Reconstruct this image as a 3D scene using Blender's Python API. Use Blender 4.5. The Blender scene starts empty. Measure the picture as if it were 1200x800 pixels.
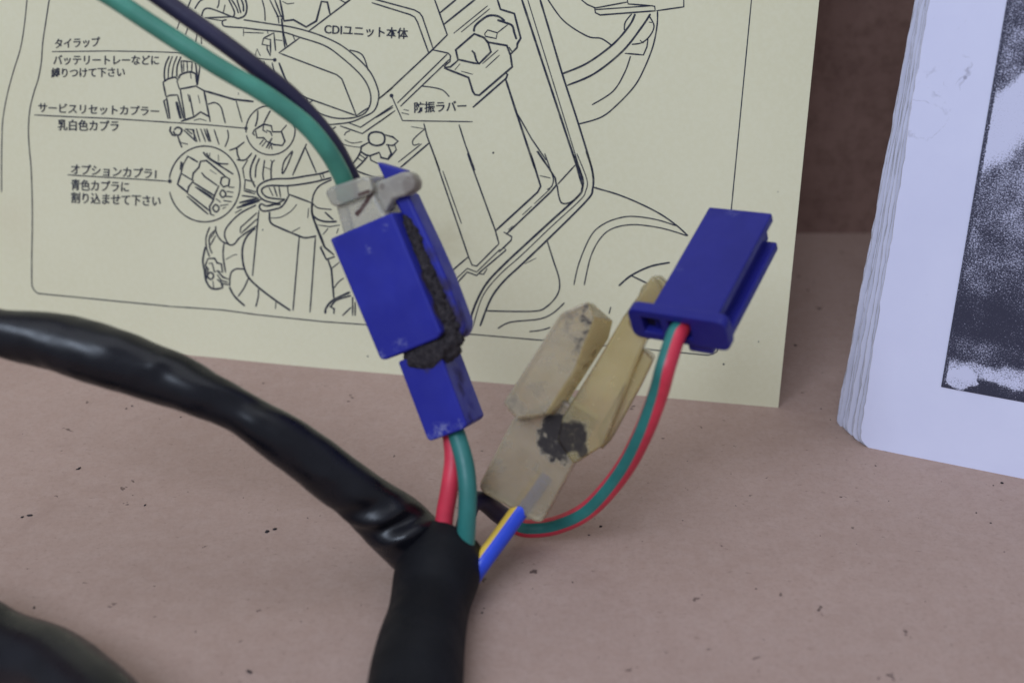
import bpy, bmesh, math, random
from mathutils import Vector, Matrix, noise
random.seed(7)
MM = 0.001
sc = bpy.context.scene

# ------------------------------------------------------------------ camera
PITCH, CAM_H, FPX = math.radians(28.0), 98.0 * MM, 1500.0
cam_data = bpy.data.cameras.new('camera')
cam = bpy.data.objects.new('camera', cam_data)
sc.collection.objects.link(cam)
cam.location = (0, 0, CAM_H)
cam.rotation_euler = (math.pi / 2 - PITCH, 0, 0)
cam_data.sensor_width = 36.0
cam_data.lens = 36.0 * FPX / 1200.0
cam_data.clip_start = 0.005
cam_data.clip_end = 20.0
cam_data.dof.use_dof = True
cam_data.dof.focus_distance = 0.172
cam_data.dof.aperture_fstop = 20.0
sc.camera = cam

# ------------------------------------------------------------------ light
world = bpy.data.worlds.new('World')
sc.world = world
world.use_nodes = True
bg = world.node_tree.nodes['Background']
bg.inputs['Color'].default_value = (0.82, 0.87, 1.0, 1)
bg.inputs['Strength'].default_value = 0.36

def area_light(name, loc, target, sx, sy, power, color):
    d = bpy.data.lights.new(name, 'AREA')
    d.shape = 'RECTANGLE'
    d.size, d.size_y = sx, sy
    d.energy = power
    d.color = color
    o = bpy.data.objects.new(name, d)
    o.location = loc
    o.rotation_euler = (Vector(target) - Vector(loc)).to_track_quat('-Z', 'Y').to_euler()
    sc.collection.objects.link(o)
    return o
# a fluorescent ceiling fitting and a cooler window behind the camera
area_light('ceiling_light', (0.1, 0.0, 1.9), (0, 0.15, 0), 2.2, 1.4, 8.5, (0.90, 0.94, 1.0))
area_light('window_light', (-0.6, -0.95, 1.25), (0, 0.15, 0.02), 1.0, 0.6, 17.5, (0.71, 0.82, 1.0))

sc.view_settings.view_transform = 'Standard'
sc.view_settings.look = 'None'
sc.view_settings.gamma = 1.0
sc.view_settings.exposure = 0.10
sc.view_settings.use_curve_mapping = False

# ------------------------------------------------------------------ helpers
FW = Vector((0, math.cos(PITCH), -math.sin(PITCH)))
UP = Vector((0, math.sin(PITCH), math.cos(PITCH)))
RT = Vector((1, 0, 0))
CAM = Vector((0, 0, CAM_H))

def ray(px, py):
    return RT * ((px - 600) / FPX) - UP * ((py - 400) / FPX) + FW
def P(px, py, z):                       # point seen at a pixel, z millimetres along the view axis
    return CAM + ray(px, py) * (z * MM)
def on_floor(px, py):
    d = ray(px, py)
    return CAM + d * (-CAM.z / d.z)

class Plane:
    """A real plane in the scene: origin o, normal n; px() finds the point of it seen at a pixel."""
    def __init__(s, o, n):
        s.o, s.n = o.copy(), n.normalized()
    def px(s, x, y, off=0.0):           # off in mm along the normal
        d = ray(x, y)
        t = (s.o + s.n * (off * MM) - CAM).dot(s.n) / d.dot(s.n)
        return CAM + d * t

def link(o, parent=None):
    sc.collection.objects.link(o)
    if parent is not None:
        o.parent = parent
    return o
def origin_of(parent):
    v = Vector((0, 0, 0))
    while parent is not None:
        v += parent.location
        parent = parent.parent
    return v
def empty(name, loc, label, cat, group=None):
    o = bpy.data.objects.new(name, None)
    o.empty_display_size = 0.005
    o.location = loc
    link(o)
    o['label'] = label
    o['category'] = cat
    if group:
        o['group'] = group
    return o
def finish(me, name, mats, parent, smooth=True, sharp=40, wn=False):
    if not isinstance(mats, (list, tuple)):
        mats = [mats]
    for m in mats:
        me.materials.append(m)
    o = bpy.data.objects.new(name, me)
    if smooth:
        me.polygons.foreach_set('use_smooth', [True] * len(me.polygons))
        if sharp:
            me.set_sharp_from_angle(angle=math.radians(sharp))
    me.update()
    link(o, parent)
    if wn:
        m = o.modifiers.new('weighted_normals', 'WEIGHTED_NORMAL')
        m.keep_sharp = True
    return o
def mesh_obj(name, verts, faces, mats, parent=None, smooth=True, sharp=40, midx=None):
    b = origin_of(parent)
    me = bpy.data.meshes.new(name)
    me.from_pydata([Vector(v) - b for v in verts], [], faces)
    if midx:
        me.polygons.foreach_set('material_index', midx)
    return finish(me, name, mats, parent, smooth, sharp)
def bm_obj(name, bm, mats, parent=None, sharp=40, wn=True):
    b = origin_of(parent)
    bmesh.ops.translate(bm, verts=bm.verts, vec=-b)
    bmesh.ops.recalc_face_normals(bm, faces=bm.faces)
    me = bpy.data.meshes.new(name)
    bm.to_mesh(me)
    bm.free()
    return finish(me, name, mats, parent, True, sharp, wn)
def bevel_bm(bm, off, seg=3):
    es = [e for e in bm.edges if len(e.link_faces) == 2 and e.calc_face_angle(0) > math.radians(25)]
    bmesh.ops.bevel(bm, geom=es, offset=off * MM, offset_type='OFFSET', segments=seg, profile=0.5,
                    affect='EDGES', clamp_overlap=True)
def prism(name, pl, pts, n0, n1, mats, parent, bev=0.35, seg=3, subdiv=0):
    """Outline (pixels) laid on plane offset n0, extruded along the plane normal to offset n1 (mm)."""
    bm = bmesh.new()
    a = [bm.verts.new(pl.px(x, y, n0)) for x, y in pts]
    b = [bm.verts.new(v.co + pl.n * ((n1 - n0) * MM)) for v in a]
    bm.faces.new(a)
    bm.faces.new(list(reversed(b)))
    k = len(a)
    for i in range(k):
        bm.faces.new((a[i], b[i], b[(i + 1) % k], a[(i + 1) % k]))
    bmesh.ops.recalc_face_normals(bm, faces=bm.faces)
    if bev:
        bevel_bm(bm, bev, seg)
    return bm_obj(name, bm, mats, parent)
def box_local(name, M, w, l, n, mats, parent, bev=0.25, seg=3):
    """Box in a local frame M (4x4, mm units inside)."""
    bm = bmesh.new()
    vs = {}
    for i in (0, 1):
        for j in (0, 1):
            for k in (0, 1):
                vs[i, j, k] = bm.verts.new(M @ Vector((w[i], l[j], n[k])))
    q = [((0,0,0),(0,1,0),(1,1,0),(1,0,0)), ((0,0,1),(1,0,1),(1,1,1),(0,1,1)), ((0,0,0),(1,0,0),(1,0,1),(0,0,1)),
         ((0,1,0),(0,1,1),(1,1,1),(1,1,0)), ((0,0,0),(0,0,1),(0,1,1),(0,1,0)), ((1,0,0),(1,1,0),(1,1,1),(1,0,1))]
    for f in q:
        bm.faces.new([vs[t] for t in f])
    bmesh.ops.recalc_face_normals(bm, faces=bm.faces)
    if bev:
        bevel_bm(bm, bev, seg)
    return bm_obj(name, bm, mats, parent)

def spline(ks, n):
    """Catmull-Rom through tuples/vectors of any length; n samples per span."""
    ks = [tuple(k) for k in ks]
    out = []
    m = len(ks)
    for i in range(m - 1):
        p0 = ks[max(i - 1, 0)]; p1 = ks[i]; p2 = ks[i + 1]; p3 = ks[min(i + 2, m - 1)]
        for j in range(n):
            t = j / n
            out.append(tuple(0.5 * (2 * b + (c - a) * t + (2 * a - 5 * b + 4 * c - d) * t * t + (3 * b - a - 3 * c + d) * t ** 3)
                             for a, b, c, d in zip(p0, p1, p2, p3)))
    out.append(ks[-1])
    return out

def tube(name, keys, mats, parent, n=10, seg=28, disp=None, stripe=None, caps=True, sharp=60, twist=None, open_end=None, squash=None):
    """keys: (px, py, depth mm, radius mm). Ring angle 0 faces the camera, + turns clockwise towards its right.
    stripe: half angle that takes material 1. open_end: mm of inner bore at the last ring."""
    s = spline(keys, n)
    C = [P(k[0], k[1], k[2]) for k in s]
    verts, faces, midx = [], [], []
    L = len(s)
    for i in range(L):
        T = (C[min(i + 1, L - 1)] - C[max(i - 1, 0)]).normalized()
        A = (CAM - C[i]); A = (A - T * A.dot(T)).normalized()
        B = T.cross(A).normalized()
        t = i / (L - 1)
        tw = twist(t) if twist else 0.0
        for j in range(seg):
            a = 2 * math.pi * (j + 0.5) / seg + tw
            r = s[i][3]
            if disp:
                r += disp(t, a, C[i], s[i])
            q = squash(t) if squash else 1.0
            verts.append(C[i] + (A * math.cos(a) * q + B * math.sin(a)) * (r * MM))
    for i in range(L - 1):
        for j in range(seg):
            k = (j + 1) % seg
            faces.append((i * seg + j, i * seg + k, (i + 1) * seg + k, (i + 1) * seg + j))
            a = (2 * math.pi * (j + 1) / seg + math.pi) % (2 * math.pi) - math.pi
            midx.append(1 if stripe and abs(a) < stripe else 0)
    def ring(base, c, scale, shift):
        st = len(verts)
        for j in range(seg):
            verts.append(c + (verts[base + j] - c) * scale + shift)
        return st
    if caps:
        T0 = (C[0] - C[1]).normalized()
        faces.append(tuple(reversed(range(seg)))); midx.append(0)
        base = (L - 1) * seg
        if open_end:
            T1 = (C[-1] - C[-2]).normalized()
            wall = 0.45
            r = s[-1][3]
            r1 = ring(base, C[-1], 1 - 0.25 * wall / r, T1 * (0.22 * MM))
            r2 = ring(base, C[-1], 1 - 0.75 * wall / r, T1 * (0.22 * MM))
            r3 = ring(base, C[-1], 1 - wall / r, Vector((0, 0, 0)))
            r4 = ring(base, C[-1], 1 - wall * 1.2 / r, -T1 * (open_end * MM))
            for a0, b0 in ((base, r1), (r1, r2), (r2, r3), (r3, r4)):
                for j in range(seg):
                    k = (j + 1) % seg
                    faces.append((a0 + j, a0 + k, b0 + k, b0 + j)); midx.append(0)
            faces.append(tuple(r4 + j for j in range(seg))); midx.append(0)
        else:
            faces.append(tuple(base + j for j in range(seg))); midx.append(0)
    return mesh_obj(name, verts, faces, mats, parent, True, sharp, midx)

# ------------------------------------------------------------------ materials
def new_mat(name, rough=0.5, color=(0.5, 0.5, 0.5), spec=0.5, sss=0.0, sss_r=(1, 1, 1), sss_scale=0.001, trans=0.0):
    m = bpy.data.materials.new(name)
    m.use_nodes = True
    b = m.node_tree.nodes['Principled BSDF']
    b.inputs['Base Color'].default_value = (*color, 1)
    b.inputs['Roughness'].default_value = rough
    b.inputs['Specular IOR Level'].default_value = spec
    if sss:
        b.inputs['Subsurface Weight'].default_value = sss
        b.inputs['Subsurface Radius'].default_value = sss_r
        b.inputs['Subsurface Scale'].default_value = sss_scale
    if trans:
        b.inputs['Transmission Weight'].default_value = trans
    return m
class NB:
    def __init__(s, m):
        s.m, s.nt = m, m.node_tree
        s.b = s.nt.nodes['Principled BSDF']
        s.tc = s.nt.nodes.new('ShaderNodeTexCoord')
        s.obj = s.tc.outputs['Object']
    def node(s, t, **kw):
        n = s.nt.nodes.new(t)
        for k, v in kw.items():
            setattr(n, k, v)
        return n
    def lk(s, a, b):
        s.nt.links.new(a, b)
    def setin(s, sock, v):
        if isinstance(v, bpy.types.NodeSocket):
            s.lk(v, sock)
        else:
            sock.default_value = v
    def noise(s, scale, detail=4, rough=0.55, vec=None, dist=0.0):
        n = s.node('ShaderNodeTexNoise')
        n.inputs['Scale'].default_value = scale
        n.inputs['Detail'].default_value = detail
        n.inputs['Roughness'].default_value = rough
        n.inputs['Distortion'].default_value = dist
        s.lk(vec or s.obj, n.inputs['Vector'])
        return n.outputs['Fac']
    def math(s, op, a, b=0.0, clamp=False):
        n = s.node('ShaderNodeMath', operation=op, use_clamp=clamp)
        s.setin(n.inputs[0], a); s.setin(n.inputs[1], b)
        return n.outputs[0]
    def ramp(s, fac, lo, hi, a=0.0, b=1.0, smooth=True):
        n = s.node('ShaderNodeMapRange', interpolation_type='SMOOTHSTEP' if smooth else 'LINEAR')
        s.setin(n.inputs['Value'], fac)
        n.inputs['From Min'].default_value = lo; n.inputs['From Max'].default_value = hi
        n.inputs['To Min'].default_value = a; n.inputs['To Max'].default_value = b
        return n.outputs['Result']
    def mix(s, fac, a, b, mode='MIX'):
        n = s.node('ShaderNodeMix', data_type='RGBA', blend_type=mode)
        s.setin(n.inputs[0], fac)
        for i, v in ((6, a), (7, b)):
            s.setin(n.inputs[i], (*v, 1) if isinstance(v, tuple) and len(v) == 3 else v)
        return n.outputs[2]
    def sphere(s, p, r, edge=0.5, vec=None):
        """1 inside a ball of radius r (m) round local point p, fading over edge*r."""
        n = s.node('ShaderNodeVectorMath', operation='DISTANCE')
        s.lk(vec or s.obj, n.inputs[0]); n.inputs[1].default_value = p
        return s.ramp(n.outputs['Value'], r * (1 - edge), r, 1.0, 0.0)
    def segment(s, p, q, r, edge=0.6, vec=None):
        out = None
        k = max(2, int((Vector(q) - Vector(p)).length / (r * 0.8)) + 1)
        for i in range(k):
            c = Vector(p).lerp(Vector(q), i / (k - 1))
            o = s.sphere(c, r, edge, vec)
            out = o if out is None else s.math('MAXIMUM', out, o)
        return out
    def warp(s, scale, amount):
        n = s.node('ShaderNodeTexNoise')
        n.inputs['Scale'].default_value = scale; n.inputs['Detail'].default_value = 4
        s.lk(s.obj, n.inputs['Vector'])
        a = s.node('ShaderNodeVectorMath', operation='SUBTRACT')
        s.lk(n.outputs['Color'], a.inputs[0]); a.inputs[1].default_value = (0.5, 0.5, 0.5)
        b = s.node('ShaderNodeVectorMath', operation='SCALE')
        s.lk(a.outputs[0], b.inputs[0]); b.inputs['Scale'].default_value = amount
        c = s.node('ShaderNodeVectorMath', operation='ADD')
        s.lk(s.obj, c.inputs[0]); s.lk(b.outputs[0], c.inputs[1])
        return c.outputs[0]
    def bump(s, h, strength, dist=0.0002):
        n = s.node('ShaderNodeBump')
        n.inputs['Strength'].default_value = strength
        n.inputs['Distance'].default_value = dist
        s.setin(n.inputs['Height'], h)
        s.lk(n.outputs['Normal'], s.b.inputs['Normal'])
    def base(s, c):
        s.setin(s.b.inputs['Base Color'], c)
    def rough(s, r):
        s.setin(s.b.inputs['Roughness'], r)

def mat_board():
    m = new_mat('board', 0.75, spec=0.25); k = NB(m)
    c = k.mix(k.ramp(k.noise(38, 5, 0.6), 0.3, 0.7), (0.36, 0.247, 0.203), (0.40, 0.28, 0.234))
    c = k.mix(k.ramp(k.noise(420, 4, 0.7), 0.35, 0.72, 0, 0.45), c, (0.43, 0.315, 0.27))
    # fine fibre flecks, darker and stretched
    mp = k.node('ShaderNodeMapping'); mp.inputs['Scale'].default_value = (1.0, 2.6, 1.0); mp.inputs['Rotation'].default_value = (0, 0, 0.25)
    k.lk(k.obj, mp.inputs['Vector'])
    c = k.mix(k.ramp(k.noise(1500, 3, 0.8), 0.40, 0.75, 0, 0.30), c, (0.24, 0.16, 0.13))
    f = k.ramp(k.noise(760, 3, 0.65, mp.outputs[0]), 0.63, 0.74, 0, 0.55)
    c = k.mix(f, c, (0.15, 0.095, 0.078))
    # scuffs
    c = k.mix(k.ramp(k.noise(95, 6, 0.7, dist=0.6), 0.56, 0.72, 0, 0.22), c, (0.25, 0.165, 0.135))
    # scattered dark specks
    for sc_, th, st in ((230, 0.10, 0.75), (120, 0.065, 0.9)):
        v = k.node('ShaderNodeTexVoronoi'); v.inputs['Scale'].default_value = sc_
        k.lk(k.warp(700, 0.004), v.inputs['Vector'])
        sp = k.ramp(v.outputs['Distance'], th * 0.6, th, 1, 0)
        pick = k.node('ShaderNodeSeparateColor'); k.lk(v.outputs['Color'], pick.inputs[0])
        sp = k.math('MULTIPLY', sp, k.math('LESS_THAN', pick.outputs[0], 0.42))
        c = k.mix(k.math('MULTIPLY', sp, st), c, (0.075, 0.045, 0.04))
    k.base(c)
    k.bump(k.noise(900, 4, 0.7), 0.25, 0.00015)
    return m
def mat_wall():
    m = new_mat('wall_board', 0.8, spec=0.2); k = NB(m)
    c = k.mix(k.ramp(k.noise(60, 5, 0.65), 0.3, 0.7), (0.26, 0.160, 0.132), (0.33, 0.21, 0.172))
    c = k.mix(k.ramp(k.noise(500, 3, 0.7), 0.4, 0.7, 0, 0.35), c, (0.12, 0.068, 0.05))
    k.base(c); k.bump(k.noise(700, 4), 0.2, 0.00015)
    return m
def mat_paper(patches):
    m = new_mat('cream_paper', 0.72, spec=0.25); k = NB(m)
    c = k.mix(k.ramp(k.noise(26, 4, 0.5), 0.3, 0.7), (0.72, 0.675, 0.465), (0.755, 0.71, 0.50))
    c = k.mix(k.ramp(k.noise(1500, 3, 0.6), 0.35, 0.7, 0, 0.22), c, (0.81, 0.78, 0.60))
    w = k.warp(160, 0.010)
    for p, r, st, col in patches:
        c = k.mix(k.math('MULTIPLY', k.sphere(p, r, 0.9, w), st), c, col)
    v = k.node('ShaderNodeTexVoronoi'); v.inputs['Scale'].default_value = 95; k.lk(k.obj, v.inputs['Vector'])
    c = k.mix(k.math('MULTIPLY', k.ramp(v.outputs['Distance'], 0.022, 0.035, 1, 0), 0.6), c, (0.16, 0.14, 0.10))
    k.base(c); k.bump(k.noise(2200, 3), 0.10, 0.00008)
    return m
def mat_ink():
    m = new_mat('ink', 0.6, (0.028, 0.032, 0.055), 0.3); k = NB(m)
    k.base(k.mix(k.ramp(k.noise(900, 3), 0.45, 0.75, 0, 0.30), (0.022, 0.026, 0.048), (0.30, 0.29, 0.20)))
    return m
def mat_cover(marks=()):
    m = new_mat('white_cover', 0.55, spec=0.35); k = NB(m)
    c = k.mix(k.ramp(k.noise(45, 5, 0.6), 0.3, 0.7), (0.70, 0.705, 0.90), (0.75, 0.755, 0.94))
    c = k.mix(k.ramp(k.noise(230, 6, 0.75, dist=1.0), 0.64, 0.74, 0, 0.35), c, (0.42, 0.40, 0.44))
    v = k.node('ShaderNodeTexVoronoi'); v.inputs['Scale'].default_value = 120; k.lk(k.obj, v.inputs['Vector'])
    c = k.mix(k.math('MULTIPLY', k.ramp(v.outputs['Distance'], 0.02, 0.04, 1, 0), 0.5), c, (0.12, 0.11, 0.16))
    w = k.warp(130, 0.010)
    for p, r in marks:
        ring = k.math('MULTIPLY', k.sphere(p, r, 0.12, w), k.math('SUBTRACT', 1.0, k.sphere(p, r * 0.93, 0.10, w)))
        ring = k.math('MULTIPLY', ring, k.ramp(k.noise(300, 4, 0.7), 0.42, 0.58))
        c = k.mix(k.math('MULTIPLY', ring, 0.45), c, (0.30, 0.29, 0.36))
    k.base(c); k.bump(k.noise(300, 5), 0.12, 0.0002)
    return m
def mat_page():
    m = new_mat('page_edge', 0.75, spec=0.2); k = NB(m)
    k.base(k.mix(k.ramp(k.noise(120, 5, 0.7), 0.35, 0.7), (0.56, 0.56, 0.68), (0.64, 0.64, 0.77)))
    return m
def mat_edge_shade():
    m = new_mat('cut_edge_and_shadow_line', 0.85, spec=0.15); k = NB(m)  # worn cut paper, also used to paint shadow lines between leaves
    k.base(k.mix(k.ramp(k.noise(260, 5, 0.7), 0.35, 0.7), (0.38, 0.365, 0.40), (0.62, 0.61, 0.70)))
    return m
def plastic(name, col, col2, rough, patches=(), sss=0.0, sss_r=(1, 1, 1), sss_scale=0.002, trans=0.0, grime=(0.035, 0.024, 0.022), speck=0.0, warp=(700, 0.0022), bmp=0.10, scuffs=(), scuff_col=(0.30, 0.31, 0.48), fine_lo=0.55):
    m = new_mat(name, rough, col, 0.28, sss, sss_r, sss_scale, trans); k = NB(m)
    c = k.mix(k.ramp(k.noise(160, 4), 0.3, 0.7), col, col2)
    rgh = k.ramp(k.noise(420, 5, 0.7), 0.3, 0.75, rough - 0.07, rough + 0.12)
    if scuffs:
        w2 = k.warp(900, 0.0016)
        f2 = k.ramp(k.noise(1500, 4, 0.8), 0.45, 0.62)
        for p, r, st in scuffs:
            c = k.mix(k.math('MULTIPLY', k.math('MULTIPLY', k.sphere(p, r, 0.9, w2), f2), st), c, scuff_col)
    tot = None
    if patches or speck:
        w = k.warp(*warp)
        fine = k.noise(1300, 5, 0.75)
        for p, r, st, ed in patches:
            s_ = k.sphere(p, r, ed, w)
            s_ = k.math('MULTIPLY', s_, st)
            tot = s_ if tot is None else k.math('MAXIMUM', tot, s_)
        if speck:
            sp = k.math('MULTIPLY', k.ramp(k.noise(650, 6, 0.8), 0.60, 0.74), speck)
            tot = sp if tot is None else k.math('MAXIMUM', tot, sp)
        tot = k.math('MULTIPLY', tot, k.ramp(fine, 0.22, 0.48, fine_lo, 1.0), True)
        c = k.mix(tot, c, grime)
        rgh = k.math('ADD', rgh, k.math('MULTIPLY', tot, 0.45), True)
        if trans:
            k.setin(k.b.inputs['Transmission Weight'], k.math('MULTIPLY', k.math('SUBTRACT', 1.0, tot), trans))
        if sss:
            k.setin(k.b.inputs['Subsurface Weight'], k.math('MULTIPLY', k.math('SUBTRACT', 1.0, tot), sss))
    k.base(c); k.rough(rgh)
    k.bump(k.noise(420, 4, 0.6), bmp, 0.0002)
    return m
def vinyl(name, col, rough, spec=0.5, bump=0.1):
    m = new_mat(name, rough, col, spec); k = NB(m)
    k.base(k.mix(k.ramp(k.noise(180, 4), 0.35, 0.7), col, tuple(min(1, x * 1.35 + 0.002) for x in col)))
    k.rough(k.ramp(k.noise(260, 5, 0.7), 0.3, 0.75, max(0.05, rough - 0.06), rough + 0.14))
    k.bump(k.noise(700, 4, 0.6), bump, 0.0002)
    return m
def mat_grime():
    m = new_mat('grime', 0.85, (0.03, 0.022, 0.022), 0.25); k = NB(m)
    k.base(k.mix(k.ramp(k.noise(1500, 5, 0.8), 0.4, 0.7), (0.020, 0.016, 0.019), (0.058, 0.048, 0.050)))
    k.bump(k.noise(2200, 5, 0.8), 0.45, 0.0003)
    return m

M_board, M_wall, M_ink = mat_board(), mat_wall(), mat_ink()
M_page, M_grime, M_edge_shade = mat_page(), mat_grime(), mat_edge_shade()
M_pale = new_mat('pale_page', 0.75, (0.66, 0.66, 0.80), 0.2)
M_gloss = vinyl('glossy_black_vinyl', (0.0040, 0.0040, 0.0068), 0.29, 0.36, 0.05)
M_matte = vinyl('matte_black_rubber', (0.0050, 0.0050, 0.0068), 0.6, 0.18, 0.25)
M_green = vinyl('green_insulation', (0.050, 0.215, 0.155), 0.42, 0.45)
M_teal = vinyl('teal_green_insulation', (0.022, 0.150, 0.135), 0.42, 0.45)
M_red = vinyl('red_insulation', (0.52, 0.030, 0.058), 0.42, 0.45)
M_blackw = vinyl('black_insulation', (0.016, 0.013, 0.040), 0.38, 0.5)
M_bluew = vinyl('blue_insulation', (0.020, 0.060, 0.55), 0.38, 0.45)
M_yellow = vinyl('yellow_insulation', (0.62, 0.42, 0.06), 0.42, 0.45)
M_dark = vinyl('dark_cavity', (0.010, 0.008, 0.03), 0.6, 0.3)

# ------------------------------------------------------------------ setting
def sheet(name, verts, mat):
    o = mesh_obj(name, verts, [(0, 1, 2, 3)], mat, None, False, 0)
    o['kind'] = 'structure'
    return o
WALL_Y = 0.229
def grid_sheet(name, origin, du, dv, nu, nv, amp, axis, mat, thick):
    vs, fs = [], []
    for j in range(nv + 1):
        for i in range(nu + 1):
            p = origin + du * (i / nu) + dv * (j / nv)
            h = noise.noise(p * 9.0) * amp
            vs.append(p + axis * h)
    n0 = len(vs)
    for j in range(nv):
        for i in range(nu):
            a = j * (nu + 1) + i
            fs.append((a, a + 1, a + nu + 2, a + nu + 1))
    vs += [v - axis * thick for v in vs[:n0]]
    for j in range(nv):
        for i in range(nu):
            a = n0 + j * (nu + 1) + i
            fs.append((a, a + nu + 1, a + nu + 2, a + 1))
    rim = [i for i in range(nu + 1)] + [j * (nu + 1) + nu for j in range(1, nv + 1)] + \
          [nv * (nu + 1) + i for i in range(nu - 1, -1, -1)] + [j * (nu + 1) for j in range(nv - 1, 0, -1)]
    for a, b in zip(rim, rim[1:] + rim[:1]):
        fs.append((b, a, a + n0, b + n0))
    o = mesh_obj(name, vs, fs, mat, None, True, 40)
    o['kind'] = 'structure'
    return o
grid_sheet('floor', Vector((-0.32, -0.05, 0)), Vector((0.64, 0, 0)), Vector((0, WALL_Y + 0.05, 0)), 60, 30, 0.00012, Vector((0, 0, 1)), M_board, 0.004)
grid_sheet('back_wall', Vector((-0.32, WALL_Y, -0.004)), Vector((0.64, 0, 0)), Vector((0, 0, 0.27)), 60, 26, 0.0002, Vector((0, -1, 0)), M_wall, 0.004)

# ------------------------------------------------------------------ instruction sheet
pa, pb = on_floor(221, 418), on_floor(912, 478)
PE = (pb - pa).normalized()                          # along the bottom edge, to the right
lean = math.radians(10.7)
PV = Vector((-PE.y, PE.x, 0)) * math.sin(lean) + Vector((0, 0, 1)) * math.cos(lean)
PN = PE.cross(PV).normalized()                       # towards the viewer
if PN.y > 0: PN = -PN
paper = Plane(pb, PN)
def paper_uv(p):
    return (p - pb).dot(PE) / MM, (p - pb).dot(PV) / MM      # mm from the right bottom corner
def wave(u, v):                                      # how far the sheet bulges off its plane, mm
    a = 0.55 * math.exp(-((u + 107 + 0.10 * v) / 9.0) ** 2) * (0.4 + 0.6 / (1 + math.exp(-(v - 25) / 8)))
    b = -0.45 * math.exp(-((u + 92) / 11.0) ** 2)
    e = 0.30 * math.sin((u + 20) / 34.0) * min(1.0, max(0.0, v / 25.0))
    return a + b + e
def paper_pt(u, v, off=0.0):
    return pb + PE * (u * MM) + PV * (v * MM) + PN * ((wave(u, v) + off) * MM)
def paper_px(x, y, off=0.04):
    u, v = paper_uv(paper.px(x, y))
    return paper_pt(u, v, off)

sheet_root = empty('instruction_sheet', pb, 'cream yellow sheet with printed line drawing and Japanese notes leaning against the back wall', 'paper sheet')
U0, U1, V1 = -182.0, 0.0, 246.0
nu, nv = 130, 120
vs, fs = [], []
for side in (0.0, -0.12):
    for j in range(nv + 1):
        for i in range(nu + 1):
            vs.append(paper_pt(U0 + (U1 - U0) * i / nu, V1 * (j / nv) ** 1.4, side))
N0 = (nu + 1) * (nv + 1)
for j in range(nv):
    for i in range(nu):
        a = j * (nu + 1) + i
        fs.append((a, a + 1, a + nu + 2, a + nu + 1))
        fs.append((N0 + a, N0 + a + nu + 1, N0 + a + nu + 2, N0 + a + 1))
rim = list(range(nu + 1)) + [j * (nu + 1) + nu for j in range(1, nv + 1)] + [nv * (nu + 1) + i for i in range(nu - 1, -1, -1)] + [j * (nu + 1) for j in range(nv - 1, 0, -1)]
for a, b in zip(rim, rim[1:] + rim[:1]):
    fs.append((b, a, a + N0, b + N0))
paper_patches = [(paper_px(525, 285) - pb, 0.0045, 0.26, (0.40, 0.33, 0.18)), (paper_px(20, 260) - pb, 0.007, 0.12, (0.55, 0.42, 0.26)),
           (paper_px(620, 410) - pb, 0.006, 0.10, (0.55, 0.45, 0.28))]  # first: faint brown patch beside the blue connector; the others: stains
mesh_obj('paper', vs, fs, mat_paper(paper_patches), sheet_root, True, 60)

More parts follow.
